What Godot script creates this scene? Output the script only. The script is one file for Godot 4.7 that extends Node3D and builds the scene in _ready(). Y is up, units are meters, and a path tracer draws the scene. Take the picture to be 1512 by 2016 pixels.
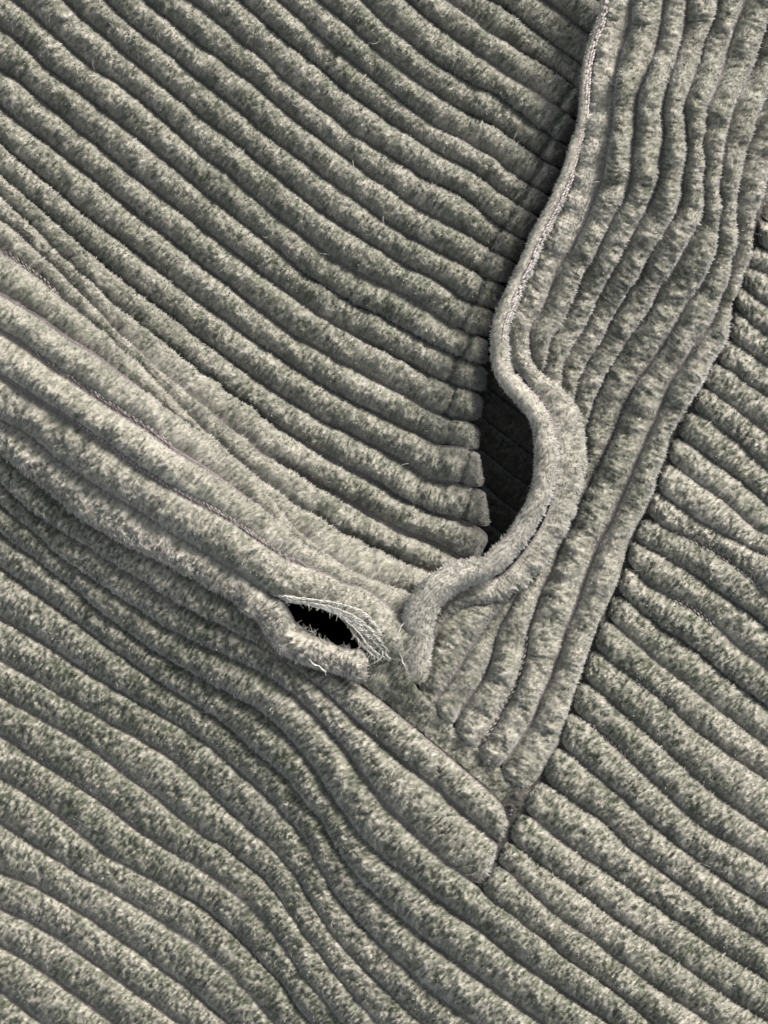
extends Node3D
# Close-up of a worn green wide-wale corduroy garment: folds, an open pocket edge and a frayed hole.
# Traced lines are kept in cloth units of a tenth of a millimetre: x to the right, y towards the viewer's feet, height up.

const U := 0.0001          # metres per unit
const EYE := 0.45          # camera height in metres
const STEP := 3.7          # spacing of the pile roots, in units
const OUT := 170.0         # how far the cloth goes on beyond the frame

var rng := RandomNumberGenerator.new()
var patchy := FastNoiseLite.new()
var tufty := FastNoiseLite.new()
var broad := FastNoiseLite.new()
var cloth: StandardMaterial3D
var yarn: StandardMaterial3D
var F := {}                # furrow lines of the front and back cloth
var heights := {}          # height samples by field name
var total_tris := 0

# ------------------------------------------------------------------ basics

func place(q: Vector3) -> Vector3:   # cloth units (x, height, y) -> metres, height seen in perspective
	var k := 1.0 - q.y * U / EYE
	return Vector3((q.x - 756.0) * U * k, q.y * U, (q.z - 1008.0) * U * k)

func lift(field: String, x: float, y: float) -> float:   # smooth height field from scattered samples
	var hs: Array = heights[field]
	var along: float = 110.0 if field == "front" else 70.0
	var across: float = 25.0 if field == "front" else 50.0
	var dx: float = 0.80 if field == "front" else -0.42
	var dy: float = 0.60 if field == "front" else 0.91
	var sw := 1e-9
	var sh := 0.0
	for p: Vector3 in hs:
		var ex := x - p.x
		var ey := y - p.y
		var a := (ex * dx + ey * dy) / along
		var b := (ex * dy - ey * dx) / across
		var d := a * a + b * b
		var w := exp(-0.5 * d) + 1e-4 / (1.0 + d * d)
		sw += w
		sh += w * p.z
	return sh / sw

func line(a: Array, field := "front", bias := 0.0) -> PackedVector3Array:
	# flat list x, y, x, y -> smooth 3-D polyline with steps of about 10 units, run on beyond the frame
	var p := PackedVector2Array()
	for i in range(0, a.size(), 2):
		p.append(Vector2(a[i], a[i + 1]))
	if p.size() > 1:
		if out_of_frame(p[0]):
			p.insert(0, p[0] + (p[0] - p[1]).normalized() * OUT)
		var e := p.size() - 1
		if out_of_frame(p[e]):
			p.append(p[e] + (p[e] - p[e - 1]).normalized() * OUT)
	var out := PackedVector3Array()
	for i in p.size() - 1:
		var p0 := p[maxi(i - 1, 0)]
		var p1 := p[i]
		var p2 := p[i + 1]
		var p3 := p[mini(i + 2, p.size() - 1)]
		var steps := maxi(1, int(p1.distance_to(p2) / 10.0))
		for s in steps:
			var q := p1.cubic_interpolate(p2, p0, p3, float(s) / steps)
			out.append(Vector3(q.x, lift(field, q.x, q.y) + bias, q.y))
	var z := p[p.size() - 1]
	out.append(Vector3(z.x, lift(field, z.x, z.y) + bias, z.y))
	return out

func line3(a: Array) -> PackedVector3Array:   # x, y, height triples
	var c := Curve3D.new()
	for i in range(0, a.size(), 3):
		var p := Vector3(a[i], a[i + 2], a[i + 1])
		var b := Vector3(a[maxi(i - 3, 0)], a[maxi(i - 3, 0) + 2], a[maxi(i - 3, 0) + 1])
		var n := Vector3(a[mini(i + 3, a.size() - 3)], a[mini(i + 3, a.size() - 3) + 2], a[mini(i + 3, a.size() - 3) + 1])
		var t := (n - b) / 6.0
		c.add_point(p, -t, t)
	c.bake_interval = 6.0
	return c.get_baked_points()

func out_of_frame(p: Vector2) -> bool:
	return p.x < 3.0 or p.x > 1509.0 or p.y < 12.0 or p.y > 2003.0

func resample(c: PackedVector3Array, n: int) -> PackedVector3Array:
	var acc := PackedFloat32Array([0.0])
	for i in range(1, c.size()):
		acc.append(acc[i - 1] + Vector2(c[i].x - c[i - 1].x, c[i].z - c[i - 1].z).length() + 0.001)
	var full := acc[acc.size() - 1]
	var out := PackedVector3Array()
	out.resize(n)
	var k := 0
	for i in n:
		var d := full * i / (n - 1)
		while k < c.size() - 2 and acc[k + 1] < d:
			k += 1
		out[i] = c[k].lerp(c[k + 1], clampf((d - acc[k]) / (acc[k + 1] - acc[k]), 0.0, 1.0))
	return out

func span(c: PackedVector3Array) -> float:
	var s := 0.0
	for i in range(1, c.size()):
		s += Vector2(c[i].x - c[i - 1].x, c[i].z - c[i - 1].z).length()
	return s

func cut(c: PackedVector3Array, from: Vector2, to: Vector2) -> PackedVector3Array:   # the stretch of a line between the places nearest two points
	var a := 0
	var b := 0
	for i in c.size():
		var q := Vector2(c[i].x, c[i].z)
		if q.distance_squared_to(from) < Vector2(c[a].x, c[a].z).distance_squared_to(from):
			a = i
		if q.distance_squared_to(to) < Vector2(c[b].x, c[b].z).distance_squared_to(to):
			b = i
	return c.slice(a, b + 1)

func node(called: String, parent: Node) -> Node3D:
	var o := Node3D.new()
	o.name = numbered(called, parent)
	parent.add_child(o, true)
	return o

func numbered(called: String, parent: Node) -> String:
	if not parent.has_node(NodePath(called)):
		return called
	var k := 1
	while parent.has_node(NodePath("%s_%03d" % [called, k])):
		k += 1
	return "%s_%03d" % [called, k]

# ------------------------------------------------------------------ pile

func furry(called: String, parent: Node, n: int, m: int, q: PackedVector3Array, nn: PackedVector3Array, w: PackedFloat32Array, o: Dictionary) -> MeshInstance3D:
	# a grid of n rows and m columns with normals and pile weights becomes one skin whose roots carry short fibres
	var length: float = o.get("fibre", 5.2) * o.get("thin", 1.0)
	var many: float = o.get("many", 4.0)
	var tone: float = o.get("tone", 1.0)
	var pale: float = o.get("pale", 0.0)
	var nap: Vector3 = o.get("nap", Vector3(0.25, 0, 0.2))
	var combed: PackedFloat32Array = o.get("combed", PackedFloat32Array())
	var tufts: float = o.get("tufts", 0.6)
	var v := PackedVector3Array()
	var no := PackedVector3Array()
	var co := PackedColorArray()
	var ix := PackedInt32Array()
	var count := n * m
	var room := count + int(count * (many + 1.0))
	v.resize(room * 2)
	no.resize(room * 2)
	co.resize(room * 2)
	ix.resize((n - 1) * (m - 1) * 6 + int(count * (many + 1.0)) * 3)
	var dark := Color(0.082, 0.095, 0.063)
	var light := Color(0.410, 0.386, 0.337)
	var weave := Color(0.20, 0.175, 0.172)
	var lean := PackedVector3Array()
	lean.resize(count)
	for i in count:
		var p := q[i]
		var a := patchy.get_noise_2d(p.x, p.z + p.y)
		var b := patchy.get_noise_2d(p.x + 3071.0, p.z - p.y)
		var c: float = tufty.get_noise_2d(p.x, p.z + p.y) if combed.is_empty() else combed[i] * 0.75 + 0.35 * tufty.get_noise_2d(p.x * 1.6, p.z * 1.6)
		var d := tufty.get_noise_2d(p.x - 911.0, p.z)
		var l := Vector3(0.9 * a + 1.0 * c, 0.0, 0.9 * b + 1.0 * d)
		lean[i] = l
		var shade := clampf(0.46 + 0.34 * a + tufts * c + 0.25 * broad.get_noise_2d(p.x, p.z) + pale, 0.0, 1.15)  # mixes the leaning nap's light and shade mottle into the pile colour
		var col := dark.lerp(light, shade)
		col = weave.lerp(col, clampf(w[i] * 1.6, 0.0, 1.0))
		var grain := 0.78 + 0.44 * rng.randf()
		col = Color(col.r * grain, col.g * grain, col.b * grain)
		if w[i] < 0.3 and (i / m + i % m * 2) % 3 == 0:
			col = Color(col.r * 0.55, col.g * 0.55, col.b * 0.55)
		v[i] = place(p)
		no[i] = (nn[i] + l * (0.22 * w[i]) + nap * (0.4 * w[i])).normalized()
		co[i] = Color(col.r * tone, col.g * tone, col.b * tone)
	# which way round the skin's faces run
	var vote := 0.0
	for s in 60:
		var g := ((n - 2) * s / 60) * m + m / 2
		vote += signf((q[g + 1] - q[g]).cross(q[g + m] - q[g]).dot(nn[g]))
	var turn := vote > 0.0
	var k := 0
	for i in n - 1:
		for j in m - 1:
			var a := i * m + j
			var b := a + 1
			var c := a + m
			var d := c + 1
			if turn:
				ix[k] = a; ix[k + 1] = c; ix[k + 2] = b; ix[k + 3] = b; ix[k + 4] = c; ix[k + 5] = d
			else:
				ix[k] = a; ix[k + 1] = b; ix[k + 2] = c; ix[k + 3] = b; ix[k + 4] = d; ix[k + 5] = c
			k += 6
	var at := count
	for i in n - 1:
		for j in m - 1:
			var a := i * m + j
			var weight := maxf(w[a], 0.26)
			var here := many * weight
			var times := int(here + rng.randf())
			for s in times:
				var b := a + (1 if rng.randf() < 0.5 else m)
				var dir := nn[a] * (0.75 + 0.3 * rng.randf()) + lean[a] * 0.75 + nap + Vector3(rng.randf() - 0.5, rng.randf() - 0.5, rng.randf() - 0.5) * 1.1
				var root := q[a].lerp(q[b], 0.38 + 0.25 * rng.randf())
				var tip := q[a].lerp(q[b], rng.randf()) + dir * (length * (0.35 + 0.75 * rng.randf()) * (0.3 + 0.7 * weight))
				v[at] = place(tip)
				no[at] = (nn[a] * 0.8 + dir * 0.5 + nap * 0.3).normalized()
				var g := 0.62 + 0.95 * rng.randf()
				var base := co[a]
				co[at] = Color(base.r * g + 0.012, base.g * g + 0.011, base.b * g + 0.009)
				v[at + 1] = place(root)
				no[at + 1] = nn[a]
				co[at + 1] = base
				if (q[b] - q[a]).cross(tip - q[a]).dot(nn[a] + Vector3(0, 0.5, 0)) > 0.0:
					ix[k] = a; ix[k + 1] = at; ix[k + 2] = at + 1
				else:
					ix[k] = a; ix[k + 1] = at + 1; ix[k + 2] = at
				k += 3
				at += 2
	v.resize(at)
	no.resize(at)
	co.resize(at)
	ix.resize(k)
	total_tris += k / 3
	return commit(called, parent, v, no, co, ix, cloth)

func commit(called: String, parent: Node, v: PackedVector3Array, no: PackedVector3Array, co: PackedColorArray, ix: PackedInt32Array, mat: Material) -> MeshInstance3D:
	var arrays := []
	arrays.resize(Mesh.ARRAY_MAX)
	arrays[Mesh.ARRAY_VERTEX] = v
	arrays[Mesh.ARRAY_NORMAL] = no
	arrays[Mesh.ARRAY_COLOR] = co
	arrays[Mesh.ARRAY_INDEX] = ix
	var me := ArrayMesh.new()
	me.add_surface_from_arrays(Mesh.PRIMITIVE_TRIANGLES, arrays)
	me.surface_set_material(0, mat)
	var o := MeshInstance3D.new()
	o.mesh = me
	o.name = numbered(called, parent)
	parent.add_child(o, true)
	return o

func wale(parent: Node, la: PackedVector3Array, lb: PackedVector3Array, o := {}) -> MeshInstance3D:
	# one raised cord between two furrow lines. head / tail: rounded ends; drop: the tail turns down over an edge
	var n := maxi(4, int(maxf(span(la), span(lb)) / STEP) + 1)
	var swap := span(lb) > span(la)
	var a := resample(lb if swap else la, n)
	var b := opposite(a, la if swap else lb, o.get("head", false), o.get("tail", false))
	if swap:
		var keep := a
		a = b
		b = keep
	var widest := 0.0
	for i in range(0, n, 4):
		widest = maxf(widest, a[i].distance_to(b[i]))
	var m := clampi(int(widest / STEP * 1.15) + 2, 6, 26)
	var q := PackedVector3Array()
	var nn := PackedVector3Array()
	var w := PackedFloat32Array()
	q.resize(n * m)
	nn.resize(n * m)
	w.resize(n * m)
	var combed := PackedFloat32Array()
	combed.resize(n * m)
	var plump: float = o.get("plump", 0.48)
	var head: bool = o.get("head", false)
	var tail: bool = o.get("tail", false)
	var drop: float = o.get("drop", 0.0)
	var crease: float = o.get("crease", 0.0)
	var crease_at: float = o.get("crease_at", 60.0)
	var flat: bool = o.get("flat", false)
	var bare: float = o.get("bare", 0.0)
	var full: bool = o.get("full", false)
	var gap: float = o.get("gap", 0.13)
	var pucker: float = o.get("pucker", 0.3)
	var each := maxf(span(la), span(lb)) / (n - 1)
	var tufts: float = o.get("tufts", 0.6)
	var small := clampf((widest_flat(a, b) - 14.0) / 34.0, 0.12, 1.0)
	o["thin"] = clampf(widest_flat(a, b) / 46.0, 0.5, 1.0)
	var wob := rng.randf() * 1000.0
	for i in n:
		var i0 := maxi(i - 2, 0)
		var i1 := mini(i + 2, n - 1)
		var t := (a[i1] + b[i1] - a[i0] - b[i0]).normalized()
		var c := b[i] - a[i]
		var wide := c.length()
		var up := c.cross(t)
		if up.y < 0.0:
			up = -up
		up = up.normalized() if up.length() > 0.001 else Vector3.UP
		var e := 1.0
		var r: float = o.get("round", 0.42) * wide + 3.0
		var from_head := i * each
		var to_tail := (n - 1 - i) * each
		if head and from_head < r:
			e = sqrt(maxf(0.0, 1.0 - pow(1.0 - from_head / r, 2.0)))
		if tail and to_tail < r:
			e = minf(e, sqrt(maxf(0.0, 1.0 - pow(1.0 - to_tail / r, 2.0))))
		var amp := minf(wide * plump, 31.0) * (1.0 + pucker * patchy.get_noise_2d(i * STEP * 0.55 + wob, 40.0))
		var down := (1.0 - e) * 6.0
		if drop > 0.0:
			var x := to_tail
			if x < 40.0:
				down += drop * pow(1.0 - x / 40.0, 2.0)
			if crease > 0.0:
				down += crease * exp(-pow((x - crease_at) / 6.5, 2.0))
				if x < crease_at:
					down += 7.0 * (crease_at - x) / crease_at
		for j in m:
			var s := float(j) / (m - 1)
			var side := absf(2.0 * s - 1.0)
			var sway := absf(2.0 * s - 1.0 + 0.16 * small * patchy.get_noise_2d(a[i].x * 1.7 - 40.0 * (1.0 if s < 0.5 else -1.0), a[i].z * 1.7) * (1.0 - side) * 2.0)
			var bulge := pow(maxf(0.0, 1.0 - pow(minf(sway / (1.0 - gap), 1.0), 2.0)), 0.62)
			if flat:
				bulge = minf(1.0, (1.0 - side) * 6.0)
			var ss := 0.5 + (s - 0.5) * (0.55 + 0.45 * e)
			var p := a[i] + c * ss + up * (bulge * amp * e)
			p.y -= down
			var tuft := tufty.get_noise_2d(i * each * 1.25 + wob, s * wide * 0.42 + i * each * 0.12)
			combed[i * m + j] = tuft
			var lump := patchy.get_noise_2d(p.x - 500.0, p.z)
			p += up * (bulge * small * (tuft * 4.0 * tufts / 0.6 + lump * 6.5))
			if j > 0 and j < m - 1:
				p += Vector3(rng.randf() - 0.5, rng.randf() - 0.5, rng.randf() - 0.5) * 1.9
			q[i * m + j] = p
			w[i * m + j] = (1.0 if flat or (full and s > 0.5) else clampf((1.0 - gap - side) * 7.0 + 0.45, 0.0, 1.0)) * (1.0 - bare)
	for i in n:
		for j in m:
			var du := q[mini(i + 1, n - 1) * m + j] - q[maxi(i - 1, 0) * m + j]
			var dv := q[i * m + mini(j + 1, m - 1)] - q[i * m + maxi(j - 1, 0)]
			var x := dv.cross(du)
			if x.y < 0.0:
				x = -x
			nn[i * m + j] = x.normalized() if x.length() > 1e-6 else Vector3.UP
	o["combed"] = combed
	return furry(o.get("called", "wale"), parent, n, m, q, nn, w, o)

func widest_flat(a: PackedVector3Array, b: PackedVector3Array) -> float:   # usual width as seen from above
	var s := 0.0
	for i in a.size():
		s += Vector2(a[i].x - b[i].x, a[i].z - b[i].z).length()
	return s / a.size()

func opposite(a: PackedVector3Array, line_b: PackedVector3Array, head: bool, tail: bool) -> PackedVector3Array:
	# for each place of one furrow the place straight across on the next one
	var n := a.size()
	var dense := resample(line_b, maxi(8, int(span(line_b) / 2.0)))
	var last := dense.size() - 1
	var at := PackedFloat32Array()
	at.resize(n)
	var k := 0
	for i in n:
		var best := k
		var near := 1e12
		for c in range(k, mini(k + (90 if i > 0 else last), last) + 1):
			var d := Vector2(dense[c].x - a[i].x, dense[c].z - a[i].z).length_squared()
			if d < near:
				near = d
				best = c
		k = best
		at[i] = k
	var short := last - at[n - 1]
	var ahead := at[0]
	for i in n:
		if tail:
			at[i] += short * smoothstep(float(n - 18), float(n - 1), float(i))
		if head:
			at[i] -= ahead * (1.0 - smoothstep(0.0, 18.0, float(i)))
	var out := PackedVector3Array()
	out.resize(n)
	for i in n:
		var s := 0.0
		var r := mini(mini(i, n - 1 - i), 9)
		for c in range(i - r, i + r + 1):
			s += at[c]
		s /= 2 * r + 1
		var f := mini(int(s), last - 1)
		out[i] = dense[f].lerp(dense[f + 1], s - f)
	return out

func cord(called: String, parent: Node, c: PackedVector3Array, radii: Array, o := {}) -> MeshInstance3D:
	# a round fuzzy roll along a centre line; radii are spread evenly along it
	var n := maxi(4, int(span(c) / STEP) + 1)
	var p := resample(c, n)
	var m := 30
	var q := PackedVector3Array()
	var nn := PackedVector3Array()
	var w := PackedFloat32Array()
	for i in n:
		var t := (p[mini(i + 2, n - 1)] - p[maxi(i - 2, 0)]).normalized()
		var side := t.cross(Vector3.UP).normalized()
		var up := side.cross(t).normalized()
		var f := float(i) / (n - 1) * (radii.size() - 1)
		var r: float = lerpf(radii[int(f)], radii[mini(int(f) + 1, radii.size() - 1)], f - int(f))
		var to_end := minf(i, n - 1 - i) * STEP
		if to_end < r:
			r *= sqrt(maxf(0.02, 1.0 - pow(1.0 - to_end / r, 2.0)))
		for j in m:
			var g := TAU * j / (m - 1)
			var d := side * cos(g) + up * sin(g)
			var k := p[i] + d * r
			var rough := 1.0 + 0.07 * tufty.get_noise_2d(k.x, k.z + k.y) + 0.08 * patchy.get_noise_2d(k.x, k.z + k.y)
			q.append(p[i] + d * (r * rough) + Vector3(rng.randf() - 0.5, rng.randf() - 0.5, rng.randf() - 0.5) * 1.6)
			nn.append(d)
			w.append(1.0 - o.get("bare", 0.0))
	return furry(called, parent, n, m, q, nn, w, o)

# ------------------------------------------------------------------ yarn and stitches

func strands(called: String, parent: Node, lines: Array, radius: float, col: Color, twist := 0.0) -> MeshInstance3D:
	# thin yarns, each a five-sided tube, as one piece
	var v := PackedVector3Array()
	var no := PackedVector3Array()
	var co := PackedColorArray()
	var ix := PackedInt32Array()
	for c: PackedVector3Array in lines:
		var n := maxi(4, int(span(c) / 2.5) + 1)
		var p := resample(c, n)
		var first := v.size()
		for i in n:
			var t := (p[mini(i + 1, n - 1)] - p[maxi(i - 1, 0)]).normalized()
			var side := t.cross(Vector3(0.3, 1, 0.1)).normalized()
			var up := side.cross(t).normalized()
			var r := radius * (0.75 + 0.5 * rng.randf()) * (1.0 + twist * sin(i * 1.3))
			if i > n - 4:
				r *= 0.5
			var g0 := 0.7 + 0.5 * rng.randf()
			for j in 6:
				var g := TAU * j / 6.0 + i * 0.2
				var d := side * cos(g) + up * sin(g)
				v.append(place(p[i] + d * r))
				no.append(d)
				co.append(Color(col.r * g0, col.g * g0, col.b * g0))
		for i in n - 1:
			for j in 6:
				var a := first + i * 6 + j
				var b := first + i * 6 + (j + 1) % 6
				ix.append_array([a, b, a + 6, b, b + 6, a + 6])
	total_tris += ix.size() / 3
	return commit(called, parent, v, no, co, ix, yarn)

func stitches(called: String, parent: Node, c: PackedVector3Array, gap: float, size: Vector3, shift: float, rise: float, col: Color) -> MeshInstance3D:
	# a row of small thread loops along a line, set off to its side and slanted like a twill
	var v := PackedVector3Array()
	var no := PackedVector3Array()
	var co := PackedColorArray()
	var ix := PackedInt32Array()
	var n := maxi(2, int(span(c) / gap))
	var p := resample(c, n)
	for i in n:
		var t := (p[mini(i + 1, n - 1)] - p[maxi(i - 1, 0)]).normalized()
		var side := t.cross(Vector3.UP).normalized()
		var up := side.cross(t).normalized()
		t = (t + side * 0.35).normalized()
		side = t.cross(up).normalized()
		var mid := p[i] + side * (shift + (rng.randf() - 0.5) * 1.8) + up * (rise + (rng.randf() - 0.5) * 1.5)
		var k := 0.6 + 0.5 * rng.randf()
		if rng.randf() < 0.22:
			continue
		var first := v.size()
		for a in 5:
			var la := -PI / 2 + PI * a / 4.0
			for b in 8:
				var lo := TAU * b / 8.0
				var d := t * sin(la) + (side * cos(lo) + up * sin(lo)) * cos(la)
				v.append(place(mid + t * (sin(la) * size.x) + side * (cos(lo) * cos(la) * size.y) + up * (sin(lo) * cos(la) * size.z)))
				no.append(d)
				co.append(Color(col.r * k, col.g * k, col.b * k))
		for a in 4:
			for b in 8:
				var x := first + a * 8 + b
				var y := first + a * 8 + (b + 1) % 8
				ix.append_array([x, y, x + 8, y, y + 8, x + 8])
	total_tris += ix.size() / 3
	var o := commit(called, parent, v, no, co, ix, yarn)
	o.set_meta("kind", "stuff")
	return o

# ------------------------------------------------------------------ the scene

func _ready() -> void:
	var cam := Camera3D.new()
	cam.name = "camera"
	cam.position = Vector3(0, EYE, 0)
	cam.rotation_degrees = Vector3(-90, 0, 0)
	cam.fov = rad_to_deg(2.0 * atan(1008.0 * U / EYE))
	cam.near = 0.02
	cam.far = 20.0
	add_child(cam)
	var sky_mat := ProceduralSkyMaterial.new()
	sky_mat.sky_top_color = Color(0.80, 0.83, 0.86)
	sky_mat.sky_horizon_color = Color(0.72, 0.74, 0.76)
	sky_mat.ground_bottom_color = Color(0.30, 0.29, 0.28)
	sky_mat.ground_horizon_color = Color(0.5, 0.49, 0.48)
	sky_mat.sky_energy_multiplier = 0.78
	var sky := Sky.new()
	sky.sky_material = sky_mat
	var env := Environment.new()
	env.background_mode = Environment.BG_SKY
	env.sky = sky
	env.tonemap_mode = Environment.TONE_MAPPER_LINEAR
	env.tonemap_exposure = 1.70
	env.sdfgi_enabled = true
	env.ssao_enabled = true
	env.ssil_enabled = true
	var world := WorldEnvironment.new()
	world.name = "world"
	world.environment = env
	add_child(world)
	var sun := DirectionalLight3D.new()
	sun.name = "sun"
	sun.light_energy = 1.22
	sun.light_angular_distance = 20.0
	sun.light_color = Color(1.0, 0.975, 0.945)
	sun.shadow_enabled = true
	add_child(sun)
	sun.look_at_from_position(Vector3(0.62, 0.68, -0.66), Vector3.ZERO, Vector3.UP)

	rng.seed = 20417
	patchy.seed = 5
	patchy.frequency = 1.0 / 46.0
	patchy.fractal_octaves = 3
	tufty.seed = 11
	tufty.frequency = 1.0 / 10.0
	tufty.fractal_octaves = 2
	broad.seed = 23
	broad.frequency = 1.0 / 300.0
	cloth = StandardMaterial3D.new()
	cloth.vertex_color_use_as_albedo = true
	cloth.roughness = 1.0
	cloth.metallic_specular = 0.15
	cloth.rim_enabled = true
	cloth.rim = 1.0
	cloth.rim_tint = 0.1
	cloth.albedo_color = Color(1, 1, 1)
	yarn = StandardMaterial3D.new()
	yarn.vertex_color_use_as_albedo = true
	yarn.roughness = 0.9
	yarn.metallic_specular = 0.2

	build_rest()
	fields()
	furrows()
	var garment := node("corduroy_garment", self)
	garment.set_meta("label", "worn sage green wide wale corduroy garment with a frayed hole below its open pocket edge")
	garment.set_meta("category", "garment")
	back_cloth(garment)
	front_cloth(garment)
	strip(garment)
	side_cloth(garment)
	seam(garment)
	inside(garment)
	hole(garment)
	lint(garment)
	print("triangles ", total_tris)

func build_rest() -> void:   # what the garment lies on
	var top := MeshInstance3D.new()
	var slab := BoxMesh.new()
	slab.size = Vector3(1.2, 0.03, 1.2)
	top.mesh = slab
	top.position = Vector3(0, -0.075, 0)
	top.name = "tabletop"
	top.set_meta("kind", "structure")
	top.set_meta("label", "plain grey surface under the garment")
	var m := StandardMaterial3D.new()
	m.albedo_color = Color(0.45, 0.44, 0.42)
	m.roughness = 0.8
	top.material_override = m
	add_child(top)

func fields() -> void:
	var h := [
		Vector3(100, 100, 0), Vector3(300, 80, 0), Vector3(500, 200, 0), Vector3(700, 60, 0), Vector3(900, 60, -16), Vector3(900, 300, -10), Vector3(1050, 300, -36), Vector3(1080, 80, -46), Vector3(300, 350, 0), Vector3(600, 420, 0), Vector3(600, 650, -4),
		Vector3(850, 560, 0), Vector3(900, 750, -22), Vector3(720, 860, -12), Vector3(850, 1040, -34), Vector3(30, 200, 0), Vector3(10, 290, 5), Vector3(200, 450, 2), Vector3(420, 690, -4)]
	var steps := "crest"
	h.append_array([Vector3(27, 369, 22), Vector3(200, 515, 14), Vector3(420, 745, 4), Vector3(600, 870, -10), Vector3(740, 1010, -18), Vector3(830, 1130, -22),
		Vector3(24, 411, 45), Vector3(220, 598, 34), Vector3(400, 742, 14), Vector3(560, 846, -8)])
	steps += " ridge"
	h.append_array([Vector3(46, 472, 70), Vector3(244, 670, 72), Vector3(414, 817, 40), Vector3(575, 930, -8), Vector3(700, 1000, -20),
		Vector3(73, 545, 100), Vector3(224, 677, 100), Vector3(352, 800, 95), Vector3(476, 919, 45), Vector3(590, 1008, 0), Vector3(700, 1066, -15), Vector3(790, 1108, -22),
		Vector3(38, 597, 118), Vector3(212, 715, 135), Vector3(320, 800, 138), Vector3(440, 885, 105), Vector3(592, 1055, 45), Vector3(695, 1129, 12), Vector3(780, 1162, -15)])
	steps += " ridge"
	h.append_array([Vector3(40, 675, 128), Vector3(251, 820, 152), Vector3(421, 933, 152), Vector3(543, 1027, 118), Vector3(40, 765, 116), Vector3(212, 878, 142), Vector3(400, 992, 152), Vector3(560, 1097, 132), Vector3(670, 1147, 108), Vector3(750, 1190, 80),
		Vector3(40, 844, 84), Vector3(212, 970, 108), Vector3(400, 1085, 124), Vector3(480, 1135, 122), Vector3(600, 1200, 112), Vector3(720, 1260, 85)])
	var near := h.size()
	h.append_array([Vector3(53, 937, 42), Vector3(225, 1061, 62), Vector3(400, 1148, 76), Vector3(510, 1230, 66), Vector3(612, 1317, 42), Vector3(717, 1340, 40), Vector3(850, 1440, 38), Vector3(960, 1550, 32),
		Vector3(61, 1008, 4), Vector3(265, 1132, 14), Vector3(453, 1238, 22), Vector3(548, 1290, 18), Vector3(700, 1422, 30), Vector3(866, 1556, 38),
		Vector3(85, 1063, -26), Vector3(265, 1193, -20), Vector3(440, 1286, -10), Vector3(600, 1385, 6), Vector3(755, 1580, 32), Vector3(906, 1717, 38)])
	steps += " foot"
	h.append_array([Vector3(66, 1095, -50), Vector3(238, 1233, -50), Vector3(453, 1365, -40), Vector3(627, 1527, -8), Vector3(731, 1667, 12), Vector3(874, 1781, 36),
		Vector3(79, 1172, -66), Vector3(400, 1397, -68), Vector3(604, 1585, -38), Vector3(725, 1749, -4), Vector3(914, 1905, 34), Vector3(106, 1278, -74), Vector3(400, 1455, -78), Vector3(572, 1617, -64), Vector3(659, 1759, -30), Vector3(840, 1945, 18)])
	steps += " lower"
	h.append_array([Vector3(132, 1376, -76), Vector3(448, 1595, -86), Vector3(585, 1725, -66), Vector3(717, 1908, -14), Vector3(800, 1987, 2), Vector3(159, 1460, -78), Vector3(440, 1664, -90), Vector3(598, 1839, -58), Vector3(744, 2013, -16),
		Vector3(159, 1640, -82), Vector3(400, 1786, -92), Vector3(612, 2013, -62), Vector3(159, 1796, -86), Vector3(400, 1970, -92), Vector3(40, 1960, -88)])
	steps += " side"
	h.append_array([Vector3(1480, 520, 15), Vector3(1450, 700, 12), Vector3(1400, 850, 10), Vector3(1500, 900, 20), Vector3(1320, 1000, 8), Vector3(1440, 1080, 34), Vector3(1500, 1250, 12), Vector3(1260, 1150, 6), Vector3(1360, 1200, 22), Vector3(1220, 1300, 8), Vector3(1330, 1360, 20), Vector3(1430, 1340, -14), Vector3(1500, 1450, -8), Vector3(1400, 1480, 2),
		Vector3(1160, 1420, 10), Vector3(1260, 1500, 20), Vector3(1100, 1560, 14), Vector3(1200, 1680, 10), Vector3(1040, 1660, 14), Vector3(1000, 1780, 36), Vector3(1150, 1850, 30), Vector3(1350, 1700, 14), Vector3(1450, 1850, 14), Vector3(1250, 1980, 30), Vector3(1050, 1980, 36)])
	steps += " done"
	for i in range(near, h.size() - 25):
		if h[i].z < 60.0:
			h[i].z = 60.0 + (h[i].z - 60.0) * 0.75
	heights["front"] = h
	var s := [Vector3(1200, 0, 100), Vector3(1300, 0, 104), Vector3(1450, 0, 84), Vector3(1560, 60, 60), Vector3(1140, 250, 112), Vector3(1250, 270, 138), Vector3(1370, 290, 138), Vector3(1440, 330, 110), Vector3(1500, 330, 62), Vector3(1080, 450, 116), Vector3(1200, 450, 112), Vector3(1330, 450, 108), Vector3(1400, 470, 92), Vector3(1470, 500, 46),
		Vector3(1010, 600, 105), Vector3(1090, 600, 66), Vector3(1180, 600, 48), Vector3(1280, 600, 44), Vector3(1390, 610, 50), Vector3(1440, 620, 36), Vector3(990, 690, 96), Vector3(1060, 720, 50), Vector3(1140, 720, 16), Vector3(1230, 720, 10), Vector3(1320, 740, 34), Vector3(1390, 730, 32)]
	s.append_array([Vector3(1180, 840, -14), Vector3(1270, 860, 20), Vector3(1320, 860, 28), Vector3(1150, 960, -16), Vector3(1230, 980, 18), Vector3(1280, 980, 26), Vector3(1090, 1100, -4), Vector3(1170, 1120, 14), Vector3(1220, 1120, 24), Vector3(1010, 1220, 12), Vector3(1100, 1250, 18), Vector3(1170, 1260, 24), Vector3(930, 1340, 26), Vector3(1020, 1390, 22), Vector3(1110, 1400, 24), Vector3(850, 1390, 26), Vector3(940, 1480, 22), Vector3(1030, 1550, 20), Vector3(860, 1260, 40), Vector3(820, 1330, 36)])
	heights["strip"] = s

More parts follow.
